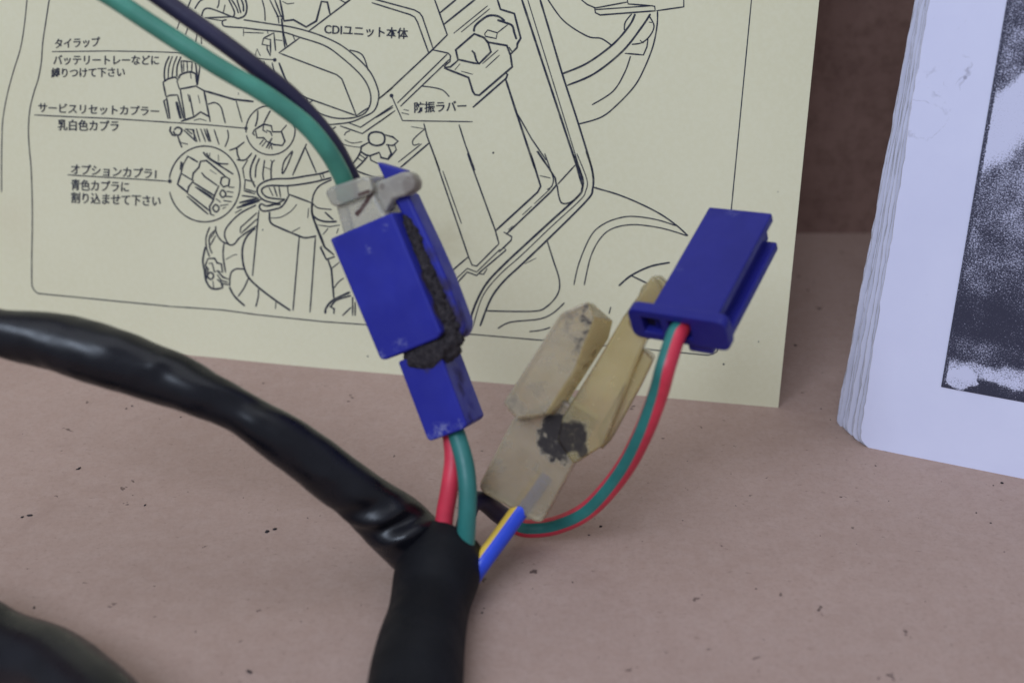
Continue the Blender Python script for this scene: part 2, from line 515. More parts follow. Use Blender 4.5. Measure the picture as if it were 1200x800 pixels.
# line drawing: polylines in tiles (tile origin and magnification), traced as ink ribbons lying on the sheet
TILES = {'A': (0, 0, 4), 'B': (0, 200, 4), 'C': (180, 0, 5), 'D': (180, 100, 5), 'E': (220, 230, 5), 'F': (300, 0, 5), 'G': (300, 130, 5),
         'H': (300, 250, 5), 'I': (440, 0, 4), 'J': (480, 180, 3.636), 'K': (600, 0, 3.636), 'L': (640, 190, 4), 'O': (0, 0, 1)}
DRAW = '''
A c 1.0 135,-20 120,120 100,230 65,340 35,450 15,560 10,660 8,780 8,900
A c 1.1 240,-20 222,100 207,200 200,290 185,370 165,430 145,510 137,600 140,690 148,780 152,900 153,1050 150,1200 150,1320 156,1350 175,1371 205,1377 400,1395 600,1417 800,1440
O p 1.1 200,360 260,364 300,369 380,377 430,380.5 539,390.5 634,398.5 757,409 830,416 840,412 843,402 857,245 881,-4
A p 1.0 250,242 500,240 720,245 900,252
C p 1.0 560,343 705,353
A p 1.1 165,538 500,555 800,578
C p 1.1 0,715 300,735 535,755
B p 1.1 320,18 550,35 780,53
C c 1.5 55,475 52,430 60,380 82,332
C c 1.2 75,470 78,400 100,332
C c 1.2 97,460 105,390 127,332
C c 1.5 125,455 128,390 150,335
C p 1.5 150,360 155,430
C p 1.5 150,360 215,365 212,425
C p 1.1 165,365 165,425
C p 1.1 185,362 188,425
C p 1.6 235,370 250,495
C p 1.5 262,385 247,500
C p 1.8 45,485 75,465 115,455 135,475
C p 1.8 45,485 62,570
C p 1.6 125,475 140,525
C c 1.8 135,465 150,440 200,425 235,435
C p 1.8 235,435 245,505
C p 1.2 205,430 210,465
C p 1.7 140,525 175,520 240,507
C p 1.7 65,570 85,562 130,560
C p 1.7 65,570 85,700
C p 1.5 65,585 50,595 75,700
C p 1.7 130,560 165,700
C p 1.5 145,525 175,705
C p 1.9 120,600 145,700
C p 1.5 127,600 152,700
C p 1.4 200,560 225,690
C p 1.2 190,555 200,600
C p 1.8 150,715 180,705 225,690 265,660 318,688 322,718
C p 1.8 240,510 285,535 317,690
C p 1.0 250,560 262,610
C p 1.0 225,710 260,700 300,712
C p 2.0 285,535 460,585 580,598
C c 1.4 310,615 350,605 385,630 400,680 412,725
C p 1.3 475,590 512,720
C p 0.9 490,545 490,560
D p 2.0 90,245 85,270 100,295 120,300
D c 1.8 110,265 130,250 155,265 140,295 115,290 105,272
D p 1.8 130,300 155,370
D p 1.4 150,340 190,350
D p 1.5 165,265 240,335
D p 1.8 175,258 215,290
D p 1.5 185,260 225,265 230,330
D p 1.4 215,260 245,335
D p 1.4 240,258 262,335
D p 1.4 265,258 295,335
D p 1.4 285,258 315,335
D p 1.9 300,258 325,335
D p 1.3 345,262 375,352
D c 1.3 425,265 430,310 410,365
D c 1.5 605,150 602,200 590,245
D p 1.6 585,260 575,285 588,297
D p 1.7 588,262 640,230 685,240 692,275 745,275 765,330 750,355 700,350 660,332
D p 1.6 590,265 600,310 640,310 660,332
D p 1.4 640,230 635,265 660,280
D p 1.4 655,265 680,275 690,300
D p 1.5 615,350 640,320
D p 1.4 630,360 655,330
D p 1.7 655,370 690,310
D p 1.4 670,375 680,350
D p 1.6 690,378 683,345
D p 1.5 640,225 680,150
D p 1.5 740,275 775,235
D p 1.8 165,465 190,420 250,455
D p 1.8 215,560 222,520 255,485 265,450 300,445 415,540
D p 1.6 165,465 150,520 215,560
D p 2.0 150,520 130,585 185,630
D p 1.7 225,560 195,600 185,640
D p 1.6 270,515 290,540 365,592
D p 1.8 218,572 352,655
D p 1.3 232,600 340,675
D p 2.0 240,602 335,662
D p 1.7 190,640 325,745
D p 1.7 185,655 310,760
D p 1.8 415,540 437,553 432,590 400,600 383,578 390,545 415,540
D p 1.7 375,590 345,655 340,680 318,715 325,760 347,768
D c 1.6 378,640 395,618 415,640 397,662 378,640
D c 1.6 335,725 355,703 375,725 357,747 335,725
D p 1.4 355,668 385,690
D p 1.5 430,600 465,602
D p 1.5 420,625 460,632
D p 1.7 415,655 455,657
D p 1.7 400,680 450,686
D p 1.5 380,710 430,702
D p 1.3 395,728 415,717
D p 1.5 150,450 145,500
D p 1.5 158,455 150,505
D c 1.6 280,395 310,430 380,475 460,525
D c 1.5 300,400 320,430 370,460 430,465
D p 1.1 320,400 318,420
D p 1.1 370,410 372,450
D p 1.0 320,500 360,525
D p 1.7 435,385 480,370 525,335
D c 1.6 480,370 485,410 500,445
D c 1.5 480,440 530,440 570,400
D p 1.3 545,440 515,490 525,550
D p 1.5 525,555 585,570
D p 1.5 530,560 525,610 595,628
D c 1.7 595,410 565,480 562,540 590,600
D c 1.5 615,430 595,480 590,545
D c 1.4 645,440 635,520 640,560
D p 1.0 640,480 690,500
D c 1.5 690,450 683,500 685,560
D p 1.3 680,440 692,452 705,440
G c 1.7 430,352 370,370 280,385 200,398 100,402 40,420 5,450 5,490 40,525 90,540 140,548
G c 1.7 440,393 330,420 190,440 80,440 35,455 30,480 60,508 120,518 165,520
G c 1.7 165,520 120,545 60,560 25,548 15,570 40,590 100,580 150,560 190,495
G c 1.4 60,560 90,552 140,552
G p 1.4 70,450 95,500
G p 1.4 100,445 120,505
G p 1.5 130,445 140,510
G p 1.6 180,440 185,490
G p 1.4 370,370 382,402
G p 1.4 385,365 397,397
G p 1.4 285,215 350,365
G p 1.6 292,195 210,380
G p 1.6 75,5 40,75
G c 1.4 210,235 160,300 150,370 178,325 212,240
G p 2.2 510,650 650,650
D p 1.6 510,650 600,660
D p 2.2 495,692 610,665
D p 2.2 480,722 615,680
D p 1.8 510,705 625,672
D p 1.5 470,752 510,730
D p 1.5 520,620 590,640
G c 1.5 440,405 370,440 335,490 325,540
G c 1.2 325,540 360,570 440,580
G c 1.9 325,540 325,600 350,632 400,650 470,650
G p 1.9 400,595 450,640
G p 1.7 185,490 320,540
G p 1.0 355,670 430,680 490,670
G p 1.3 390,725 420,690
G p 1.3 470,720 480,690
E c 1.8 475,95 475,140 490,165 530,185 650,235 690,245 750,235
E c 0.9 475,130 540,125 600,90 635,50
E p 1.0 705,70 700,130
E p 0.9 600,215 655,185
E c 2.0 725,50 725,100 740,150 770,230 800,300
E p 1.4 650,240 633,450 615,670
E p 1.4 745,245 730,470 715,680
E p 1.4 412,85 400,200 375,470
E c 1.5 395,55 300,105 225,180 208,230 225,275 245,290 270,280 305,240 400,175
E p 1.4 300,215 305,185 400,100
E p 1.4 305,222 402,135
E c 1.9 390,190 340,240 315,310 320,400 350,475 410,535 510,610 600,670
E c 1.5 155,180 160,220 190,265 240,288
E c 1.5 205,280 200,350 215,450
E c 0.8 215,375 260,350 285,345
E c 1.5 325,430 275,430 245,460 240,530
E c 1.9 238,535 270,590 330,645
E c 1.4 350,485 325,540 290,590
E c 1.4 410,545 410,590 395,650
E p 1.4 515,615 512,660
E c 1.4 120,185 100,240 100,300 120,360
E c 1.4 155,200 120,240 120,300 135,340
E p 1.4 150,215 125,250
E p 1.4 155,235 125,290
E c 1.9 95,300 80,380 90,440 100,500 135,545 195,540 190,518
E p 1.8 110,370 150,368 165,395 190,400 197,450 165,440
E p 1.7 110,370 95,410 112,430 105,460
E c 1.6 105,470 125,450 145,470 127,492 105,470
E p 1.6 100,420 95,460 105,490
E p 1.5 135,395 150,450 165,440
E p 1.7 165,440 200,478 235,490
E p 1.5 165,462 190,498 230,508
E p 1.7 165,490 195,515 235,522
E p 1.5 140,500 145,545
E p 1.4 115,400 135,395
H p 1.9 330,30 375,130 400,200 455,245
H p 1.9 385,195 375,200 410,272 460,255
H p 1.9 420,275 440,330 455,500
H p 1.1 440,325 490,285
H c 1.1 455,440 480,405 512,380
H c 2.1 405,588 410,555 450,510 550,462
H c 1.7 435,550 470,510 555,482
H p 1.8 455,590 457,560 430,545
H p 1.6 505,600 555,552
H p 1.6 565,490 565,600
H p 1.6 580,520 580,600
F p 1.4 305,185 550,0
F c 1.4 -80,118 0,130 100,145 200,160 300,185 400,220 500,270 600,350 670,430 710,520 715,580 690,650 620,690 540,720 400,735
F c 1.4 -80,165 0,175 150,190 250,220 400,270 500,340 600,430 650,500 670,570 660,630 620,675 540,695 440,690 310,645
F p 1.4 250,225 130,312 470,440 500,465 585,680 660,630
F p 1.4 220,550 585,680
F c 1.3 545,295 600,310 630,340 655,415
F p 2.0 130,370 190,525
F p 1.4 715,580 800,515
F p 1.3 540,722 610,748 800,620
F p 1.3 490,740 620,785 800,660
F p 1.9 135,0 160,125 215,118 290,160 350,125 380,10 415,15 430,85
F p 1.5 75,0 125,100 130,140
F p 1.5 105,0 145,105
F c 1.2 30,0 45,60 48,125
F p 1.5 480,-5 520,18 560,-8
F p 1.0 150,10 180,25 220,20
F p 1.3 115,100 145,95 160,125
F p 1.5 40,225 100,195 110,300
F p 1.5 40,225 30,262 80,272
F p 1.5 80,230 80,330 60,290 60,270
F p 1.3 40,225 80,235
F p 1.2 110,235 150,240
F p 2.0 145,110 165,280
F p 1.5 155,190 178,275
F p 1.2 60,175 65,200
F p 1.3 210,205 225,240
F p 1.3 255,560 265,600
F p 1.5 290,580 300,610 330,590
C c 1.4 230,55 260,10 300,-10
C c 1.5 270,100 285,60 320,52 400,80 460,105
C p 1.5 290,108 460,100
C c 1.7 460,100 490,110 530,90 540,40 530,-5
C c 1.5 460,100 465,70 430,-5
C c 1.4 490,80 475,40 445,-5
C c 1.4 505,80 490,30 480,-5
C c 1.6 520,70 518,30 505,-5
C c 1.2 375,-5 372,30 362,50
C c 1.0 400,75 405,55 410,30
C p 1.1 300,110 400,125
C p 1.5 125,175 145,120
C p 1.5 175,208 190,165
C p 1.5 235,250 245,200
C p 1.5 270,262 270,220
C c 1.4 185,55 210,-5
C c 1.4 420,118 396,125 396,145 415,158 520,165
C p 1.0 520,170 520,215
C p 1.0 520,192 640,196
C p 1.3 590,328 600,288 620,330
C p 1.4 690,370 705,445
C p 1.1 640,360 650,400
I p 1.4 -20,-6 180,48 205,62 218,80 268,228
I p 1.4 -20,14 160,70 182,82 195,105 248,250
I p 1.5 275,-2 335,165 265,235 80,408 15,465
I p 1.4 265,235 338,250 350,262 348,290 335,300 320,315
I p 1.3 335,255 100,485
I p 1.3 80,505 0,553
I p 1.3 345,280 115,500
I p 1.3 90,520 0,585
I p 1.8 300,62 378,-2
I p 1.8 320,115 468,-3
I p 1.0 365,158 525,28
I p 1.0 400,152 535,42
I p 2.0 570,-2 585,45 650,65 680,180 665,205 662,225 630,258
I c 2.1 460,150 465,125 490,100 530,75 575,78 605,100
I c 2.1 570,95 610,108 640,122 650,155 660,185
I p 1.3 510,160 525,142 570,155 565,182 515,172 510,160
I p 1.2 570,155 618,118
I p 2.0 450,238 462,250 472,285 485,300 540,245 528,205 508,178 462,160 375,235 385,280 460,297 485,300
I p 2.0 500,175 530,200 615,215 632,260 640,315 485,448 465,445 455,430 435,365 320,320
I p 1.8 320,318 350,315 388,282
I p 1.8 455,505 612,368 618,350 608,342
I p 2.1 610,375 660,530 700,650 750,800
I p 1.4 665,535 730,650 800,752
I p 1.2 755,710 800,775
I p 1.0 500,300 575,235
I p 1.0 515,320 580,260
I p 1.6 625,222 640,245
I c 1.2 215,405 270,412 315,425 345,455
I p 1.1 73,450 125,567 455,572
I p 1.1 130,515 155,520
I p 1.1 120,530 155,538
I p 1.5 225,580 240,640 300,800
I p 1.4 390,585 420,680 465,800
I p 1.1 105,762 215,675
I p 1.6 115,787 252,670
I c 1.1 230,605 185,645 172,665 178,682 205,675
I p 0.8 165,595 225,605
I p 0.9 370,330 395,300
I p 0.9 400,335 455,350
G c 1.9 655,160 665,135 700,125 740,135 752,165 740,195 700,205 665,190 655,160
G p 1.8 745,140 800,155 830,180 800,205 760,200
G p 1.9 660,185 615,210 610,240 640,260 665,265 720,245 730,275 770,285 790,250 770,200
G p 1.5 665,265 670,290 710,310
G p 1.4 810,200 820,230 770,290
G c 1.7 610,240 585,285 545,325 500,345
G c 1.7 650,270 610,315 570,350
G p 1.5 600,255 640,283
G p 1.5 588,275 622,298
G p 1.6 575,350 740,410
G p 1.7 420,125 465,95
G c 1.1 515,145 525,128 548,118
G c 0.8 455,170 500,195 560,210 610,215
G c 0.9 515,170 560,190 620,182
J p 1.4 100,0 250,440 265,475 285,480 380,385
J p 1.0 140,75 220,300
J p 1.5 245,0 365,330 380,385
J p 1.5 150,525 250,440
J p 1.4 175,580 245,505 285,520 300,505 410,412 400,400
J p 1.1 180,550 245,490 285,505 385,408
J p 1.3 295,512 315,515 330,490
J p 1.9 365,330 545,165 558,140 515,0
J p 1.5 400,335 435,355 432,370 380,420
J p 1.7 410,345 600,165 625,135 620,105 545,-10
J p 1.0 555,95 600,105
J c 1.2 575,0 600,70 612,110 605,140 585,155
J p 0.9 480,262 520,225
J p 0.9 530,215 600,150
J p 0.9 420,325 440,308
J p 1.4 630,132 705,50
J c 1.5 628,135 636,185 650,212 685,208 722,180
J c 2.1 695,0 735,100 735,150 715,185 600,290 480,400 400,475 330,550 285,630 248,732
J c 1.0 712,0 755,110 750,160 725,200 600,315 480,430 380,520 310,610 270,735
J c 1.9 752,-10 780,80 780,150 755,200 600,355 480,470 400,545 345,620 300,735
K p 2.1 40,-4 130,270 270,690 302,800
K p 1.0 65,-4 190,400 300,760
K c 1.9 118,-4 160,135 215,320 280,520 335,700 346,760
J c 1.4 585,370 612,455 638,540 630,600 580,655 520,672 325,670
J c 1.3 375,745 430,718 550,705 610,680 660,635
J c 1.2 510,758 560,752 600,740
J p 0.7 490,470 540,445
K p 1.4 290,-4 320,20 355,35 490,10
K p 1.5 352,35 355,55 375,65 610,47 608,28 590,25
K p 1.2 355,42 600,25
K p 1.4 490,-4 495,18 590,25
K p 1.4 615,47 732,30 732,-4
K c 1.4 150,-4 220,90 320,155 380,165 425,195
K c 1.9 215,315 320,270 430,190 500,110 525,60
K c 1.9 235,365 350,315 470,220 550,120 590,60
K c 1.3 510,60 483,95 478,130
K c 1.3 585,70 605,110 590,150 555,182 510,190
K p 1.1 583,95 597,97
K p 1.1 545,172 560,185
K c 1.4 620,48 618,110 600,200 560,300 520,370 450,445 380,500 282,530
K p 1.4 580,160 575,200 560,235 480,228
K c 1.3 505,240 480,310 430,390 340,448
K p 1.2 345,798 362,800
L c 1.5 225,120 330,150 430,190 530,240 610,295 665,345
L c 1.2 130,575 155,470 210,345 270,290 350,260 420,255 520,270 610,298
L c 1.2 178,577 210,440 260,350 320,308 410,293 520,305 600,325 660,345
L c 1.8 340,580 400,530 490,488 580,470
L p 1.7 400,532 475,568
L p 1.5 303,678 295,710
'''
ink_v, ink_f = [], []
def ribbon(pts, w):
    """Ink ribbon: resample the pixel polyline, offset it to both sides, lay it on the paper."""
    out = []
    for a, b in zip(pts, pts[1:]):
        d = math.hypot(b[0] - a[0], b[1] - a[1])
        k = max(1, int(d / 6.0))
        for i in range(k):
            out.append((a[0] + (b[0] - a[0]) * i / k, a[1] + (b[1] - a[1]) * i / k))
    out.append(pts[-1])
    st = len(ink_v)
    n = len(out)
    ph = random.uniform(0, 50)
    for i, (x, y) in enumerate(out):
        a, b = out[max(i - 1, 0)], out[min(i + 1, n - 1)]
        tx, ty = b[0] - a[0], b[1] - a[1]
        l = math.hypot(tx, ty) or 1.0
        nx, ny = -ty / l, tx / l
        ww = w * 0.5 * (1.0 + 0.22 * noise.noise(Vector((i * 0.6 + ph, 0, 0))))
        if i in (0, n - 1): ww *= 0.7
        ink_v.append(paper_px(x + nx * ww, y + ny * ww))
        ink_v.append(paper_px(x - nx * ww, y - ny * ww))
    for i in range(n - 1):
        a = st + 2 * i
        ink_f.append((a, a + 1, a + 3, a + 2))
def dot(x, y, r):
    st = len(ink_v)
    for i in range(14):
        a = 2 * math.pi * i / 14
        ink_v.append(paper_px(x + r * math.cos(a), y + r * math.sin(a), 0.05))
    ink_f.append(tuple(range(st, st + 14)))
for line in DRAW.strip().splitlines():
    t, kind, w, *pts = line.split()
    ox, oy, s = TILES[t]
    p = [(ox + float(q.split(',')[0]) / s, oy + float(q.split(',')[1]) / s) for q in pts]
    if kind == 'c' and len(p) > 2:
        p = spline(p, 6)
    ribbon(p, float(w) * 1.22)
def arc(cx, cy, rx, ry, a0, a1, w):
    ribbon([(cx + rx * math.cos(math.radians(a0 + (a1 - a0) * i / 60)), cy + ry * math.sin(math.radians(a0 + (a1 - a0) * i / 60))) for i in range(61)], w)
arc(316, 153, 29, 29, 174 - 360, -70, 1.6)
arc(316, 153, 29, 29, -72, 168 + 0, 1.6)
arc(238, 216.5, 42, 44.5, -172, 168, 1.7)
for x, y, r in ((321, 70.6, 2.2), (287, 151, 2.2), (197, 213.3, 2.4), (458.3, 112.5, 2.3), (577.8, 179.3, 1.2), (307, 270, 0.9), (431, 417.5, 1.0), (848, 426.5, 1.1), (889, 400, 0.8)):
    dot(x, y, r)
mesh_obj('printed_drawing', ink_v, ink_f, M_ink, sheet_root, False, 0)

# Japanese lettering: text meshes laid on the sheet
TEXTS = [('タイラップ', (66, 57), (117, 55), 11.5), ('バッテリートレーなどに', (64, 76), (184, 77), 11.5), ('縛りつけて下さい', (61.5, 91), (145, 90.5), 11.5),
         ('サービスリセットカプラー', (46, 131.5), (184, 137), 11.5), ('乳白色カプラ', (69, 152.5), (138, 154.5), 13), ('オプションカプラ1', (84, 203.5), (181, 210.5), 12),
         ('青色カプラに', (84, 222.5), (150, 226), 13), ('割り込ませて下さい', (84, 237.5), (186, 243), 13), ('CDIユニット本体', (379, 40.5), (477, 46.5), 13), ('防振ラバー', (485, 133), (546, 131), 13)]
for body, a, b, h in TEXTS:
    cu = bpy.data.curves.new('lettering', 'FONT')
    cu.body = body
    cu.offset = 0.009
    cu.resolution_u = 3
    to = bpy.data.objects.new('lettering', cu)
    sc.collection.objects.link(to)
    bpy.context.view_layer.update()
    me = bpy.data.meshes.new_from_object(to.evaluated_get(bpy.context.evaluated_depsgraph_get()))
    bpy.data.objects.remove(to)
    xs = [v.co.x for v in me.vertices]; ys = [v.co.y for v in me.vertices]
    x0, x1, y0, y1 = min(xs), max(xs), min(ys), max(ys)
    dx, dy = b[0] - a[0], b[1] - a[1]
    L_ = math.hypot(dx, dy)
    bmt = bmesh.new(); bmt.from_mesh(me)
    dup = bmesh.ops.duplicate(bmt, geom=bmt.verts[:] + bmt.edges[:] + bmt.faces[:])['geom']
    bmesh.ops.translate(bmt, verts=[e for e in dup if isinstance(e, bmesh.types.BMVert)], vec=(0.035, 0.012, 0.08))
    bmt.to_mesh(me); bmt.free()
    for v in me.vertices:
        s, t = (v.co.x - x0) / (x1 - x0), (v.co.y - y0) / (y1 - y0) * h
        v.co = paper_px(a[0] + dx * s + dy / L_ * t * 0.6, a[1] + dy * s - dx / L_ * t, 0.05 + v.co.z * 0.2) - pb
    me.materials.clear()
    finish(me, 'printed_text', M_ink, sheet_root, False, 0)

# ------------------------------------------------------------------ booklet
ba, bb = on_floor(1005, 522), on_floor(1200, 561)
BE = (bb - ba).normalized()
blean = math.radians(5.7)
BACK = Vector((-BE.y, BE.x, 0))
BV = BACK * math.sin(blean) + Vector((0, 0, 1)) * math.cos(blean)
BN = BE.cross(BV).normalized()
if BN.y > 0: BN = -BN
book = Plane(ba, BN)
bk = empty('booklet', ba, 'worn white booklet with a grainy black photocopied picture standing on its edge', 'booklet')
def leaf(name, back, left, mat, thick, seed, worn, corner):
    """One leaf standing on the floor: back mm behind the cover, left mm out at its free edge, ragged left edge."""
    rs = random.Random(seed)
    nvv = 150
    Hh, Wd = 205.0, 92.0
    pl = []
    for j in range(nvv + 1):
        v = Hh * (j / nvv) ** 1.25
        rag = worn * (noise.noise(Vector((v * 0.11, seed * 3.1, 0))) + 0.6 * noise.noise(Vector((v * 0.45, seed * 1.7, 4))) + 0.5 * noise.noise(Vector((v * 1.3, seed * 2.7, 9))))
        fan = left * (1.0 - 0.55 * min(1, v / 65.0))
        cr = corner * math.exp(-v / (corner * 0.45 + 0.01)) if corner else 0
        pl.append((-fan + rag + cr, v))
    vs, fs = [], []
    cols = 5
    for sd in (0, 1):
        for (x, v) in pl:
            for c in range(cols + 1):
                u = x + (0.0, 0.10 + 0.05 * noise.noise(Vector((v * 0.8, seed, 1))), 4.0, 16.0, 44.0, Wd - x)[c]
                bulge = 0.5 * noise.noise(Vector((u * 0.03, v * 0.02, 2.0)))
                vs.append(ba + BE * (u * MM) + BV * (v * MM) + BACK * ((back + sd * thick + bulge) * MM))
    n0 = len(vs) // 2
    for j in range(nvv):
        for c in range(cols):
            a = j * (cols + 1) + c
            fs.append((a, a + 1, a + cols + 2, a + cols + 1))
            fs.append((n0 + a, n0 + a + cols + 1, n0 + a + cols + 2, n0 + a + 1))
        a = j * (cols + 1)
        fs.append((a, a + cols + 1, n0 + a + cols + 1, n0 + a))
    for c in range(cols):
        fs.append((c, n0 + c, n0 + c + 1, c + 1))
    mi = ([1, 1] + [0, 0] * (cols - 1) + [1]) * nvv + [1] * cols  # dark first column paints the shade between leaves; edge faces are worn paper
    return mesh_obj(name, vs, fs, [mat, M_edge_shade], bk, True, 35, mi)
M_cover = mat_cover([(book.px(1105, 92) - ba, 0.0028), (book.px(1116, 88) - ba, 0.0018), (book.px(1078, 138) - ba, 0.0026)])
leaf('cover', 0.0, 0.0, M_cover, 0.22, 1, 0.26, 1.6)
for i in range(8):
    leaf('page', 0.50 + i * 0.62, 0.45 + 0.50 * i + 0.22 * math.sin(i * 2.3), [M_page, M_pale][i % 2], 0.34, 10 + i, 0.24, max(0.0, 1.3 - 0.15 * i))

def mat_photocopy(o):
    """Grainy toner picture: tone bands as seen on the print, broken into dots by noise."""
    m = new_mat('photocopy', 0.6, spec=0.3); k = NB(m)
    uvn = k.node('ShaderNodeUVMap'); uvn.uv_map = 'print'
    sx = k.node('ShaderNodeSeparateXYZ'); k.lk(uvn.outputs[0], sx.inputs[0])
    u, v = sx.outputs[0], sx.outputs[1]                # mm from the print's lower left corner, /100
    wob = k.math('MULTIPLY', k.math('SUBTRACT', k.noise(9, 4, 0.6, uvn.outputs[0]), 0.5), 0.06)
    vv = k.math('ADD', v, wob)
    rp = k.node('ShaderNodeValToRGB')
    el = rp.color_ramp.elements
    tones = [(0.0, 0.84), (0.011, 0.80), (0.017, 0.36), (0.034, 0.42), (0.044, 0.74), (0.065, 0.68), (0.085, 0.84), (0.125, 0.80), (0.16, 0.66), (0.25, 0.62), (0.31, 0.60), (0.60, 0.64), (1.0, 0.6)]
    el[0].position, el[0].color = tones[0][0], (tones[0][1],) * 3 + (1,)
    el[1].position, el[1].color = tones[-1][0], (tones[-1][1],) * 3 + (1,)
    for p_, t_ in tones[1:-1]:
        e = el.new(p_); e.color = (t_, t_, t_, 1)
    k.lk(vv, rp.inputs['Fac'])
    tone = rp.outputs['Color']
    # pale wedge rising to the right in the upper part
    d = k.math('SUBTRACT', v, k.math('MULTIPLY', u, 1.15))
    band = k.math('MULTIPLY', k.ramp(k.math('ADD', d, wob), 0.27, 0.315), k.ramp(k.math('ADD', d, wob), 0.375, 0.40, 1, 0))
    tone = k.math('SUBTRACT', tone, k.math('MULTIPLY', band, 0.42))
    tone = k.math('ADD', tone, k.math('MULTIPLY', k.math('SUBTRACT', k.noise(26, 4, 0.6, uvn.outputs[0]), 0.5), 0.55))
    wn = k.node('ShaderNodeTexNoise'); wn.inputs['Scale'].default_value = 45; wn.inputs['Detail'].default_value = 5; k.lk(uvn.outputs[0], wn.inputs['Vector'])
    wa = k.node('ShaderNodeVectorMath', operation='MULTIPLY_ADD'); k.lk(wn.outputs['Color'], wa.inputs[0]); wa.inputs[1].default_value = (0.05, 0.035, 0); k.lk(uvn.outputs[0], wa.inputs[2])
    blob = k.math('MAXIMUM', k.sphere((0.050, 0.034, 0.0), 0.020, 0.3, wa.outputs[0]), k.sphere((0.034, 0.030, 0.0), 0.012, 0.3, wa.outputs[0]))
    tone = k.math('SUBTRACT', tone, k.math('MULTIPLY', blob, 0.45))
    edge = k.ramp(k.math('ADD', u, k.math('MULTIPLY', k.math('SUBTRACT', k.noise(420, 2, 0.5, uvn.outputs[0]), 0.5), 0.006)), 0.0045, 0.006, 1, 0)
    tone = k.math('MAXIMUM', tone, k.math('MULTIPLY', edge, 0.70))
    mp = k.node('ShaderNodeMapping'); mp.inputs['Scale'].default_value = (1.0, 1.25, 1.0); k.lk(uvn.outputs[0], mp.inputs['Vector'])
    grain = k.noise(460, 4, 0.8, mp.outputs[0])
    lim = k.math('SUBTRACT', k.ramp(grain, 0.25, 0.75, 0, 1, False), k.math('SUBTRACT', 1.0, tone))
    inkf = k.ramp(lim, -0.14, 0.16)
    k.base(k.mix(k.math('MULTIPLY', inkf, 0.97), (0.66, 0.665, 0.85), (0.022, 0.022, 0.045)))
    return m
# the print lies on the cover; its corners are where the photo shows them on that plane
q00, q10 = book.px(1103, 452), book.px(1200, 471)
pu = (q10 - q00); pu -= BN * pu.dot(BN); pu.normalize()
q01 = book.px(1180, 0)
pv = (q01 - q00); pv.normalize()
vs, fs, uvs = [], [], []
nuu, nvv = 24, 60
for j in range(nvv + 1):
    for i in range(nuu + 1):
        a, b = 62.0 * i / nuu, 140.0 * j / nvv
        p = q00 + pu * (a * MM) + pv * (b * MM)
        uu, vv_ = (p - ba).dot(BE) / MM, (p - ba).dot(BV) / MM
        p = p + BACK * ((0.5 * noise.noise(Vector((uu * 0.03, vv_ * 0.02, 2.0))) - 0.09) * MM)
        vs.append(p); uvs.append((a / 100.0, b / 100.0))
for j in range(nvv):
    for i in range(nuu):
        a = j * (nuu + 1) + i
        fs.append((a, a + 1, a + nuu + 2, a + nuu + 1))
pr = mesh_obj('printed_picture', vs, fs, mat_photocopy(None), bk, True, 0)
ul = pr.data.uv_layers.new(name='print')
for lp in pr.data.loops:
    ul.data[lp.index].uv = uvs[lp.vertex_index]

# ------------------------------------------------------------------ wire harness
hbase = on_floor(505, 740)
harness = empty('wire_harness', hbase, 'black sleeved wire harness with two blue connectors and a stained white connector', 'wire harness')

def bump_noise(p, s, seed):
    return noise.noise(p * s + Vector((seed, seed * 2, 0)))
def g(x, c, w):
    return math.exp(-((x - c) / w) ** 2)
def ang(a, c):
    return abs((a - c + math.pi) % (2 * math.pi) - math.pi)

def branch_disp(t, a, c, k):
    d = 0.16 * bump_noise(c, 120, 3) + 0.22 * bump_noise(c + Vector((math.cos(a), math.sin(a), 0)) * 0.004, 150, 9)
    x = k[0]
    # folds where the sleeve bends into the trunk, running slantwise round it
    b = (a + math.pi) % (2 * math.pi) - math.pi
    for x0, sl, wd, am, ac, aw in ((428, 10, 7, -0.55, 0.3, 0.9), (441, 14, 6, 0.40, 0.2, 0.9), (456, 16, 7, -0.85, -0.1, 1.0), (470, 12, 6, 0.45, 0.1, 0.9), (484, 8, 6, -0.45, -0.3, 0.9),
                                   (268, 20, 22, -0.40, -0.9, 0.9), (245, 25, 22, 0.28, -0.6, 0.6), (180, 20, 16, 0.22, -0.3, 0.5), (120, -20, 30, -0.18, 0.1, 0.5), (385, 20, 12, 0.15, 0.0, 0.6)):
        d += am * g(x + sl * b, x0, wd) * g(b, ac, aw)
    d += 0.10 * bump_noise(c + Vector((math.cos(a), math.sin(a), 0)) * 0.003, 420, 4)
    return d
tube('branch_sleeve', [(-130, 366, 141, 2.4), (-60, 374, 141, 2.4), (0, 389, 141, 2.65), (60, 400, 141, 3.15), (120, 416, 141, 3.4), (180, 437, 142, 3.15), (230, 458, 142, 2.75),
      (275, 478, 143, 2.5), (320, 507, 144, 2.75), (370, 541, 146, 2.95), (420, 580, 148, 3.3), (455, 608, 150, 3.7), (490, 640, 151, 3.9), (520, 680, 151.5, 3.4)],
     [M_gloss], harness, n=14, seg=56, disp=branch_disp, sharp=0)
def trunk_disp(t, a, c, k):
    return 0.12 * bump_noise(c, 60, 5) + 0.16 * bump_noise(c + Vector((math.cos(a), math.sin(a), 0)) * 0.004, 110, 2) - 0.35 * g(k[1], 720, 22) * g(ang(a, -1.2), 0, 0.8)
tube('trunk_sleeve', [(470, 980, 119, 5.1), (478, 890, 128, 5.2), (487, 800, 135.5, 5.05), (494, 750, 141, 4.75), (503, 708, 146, 4.65), (513, 672, 149, 5.0), (521, 650, 150.5, 4.75), (528, 635, 151.5, 4.2)],
     [M_matte], harness, n=10, seg=56, disp=trunk_disp, sharp=50, open_end=4.0)

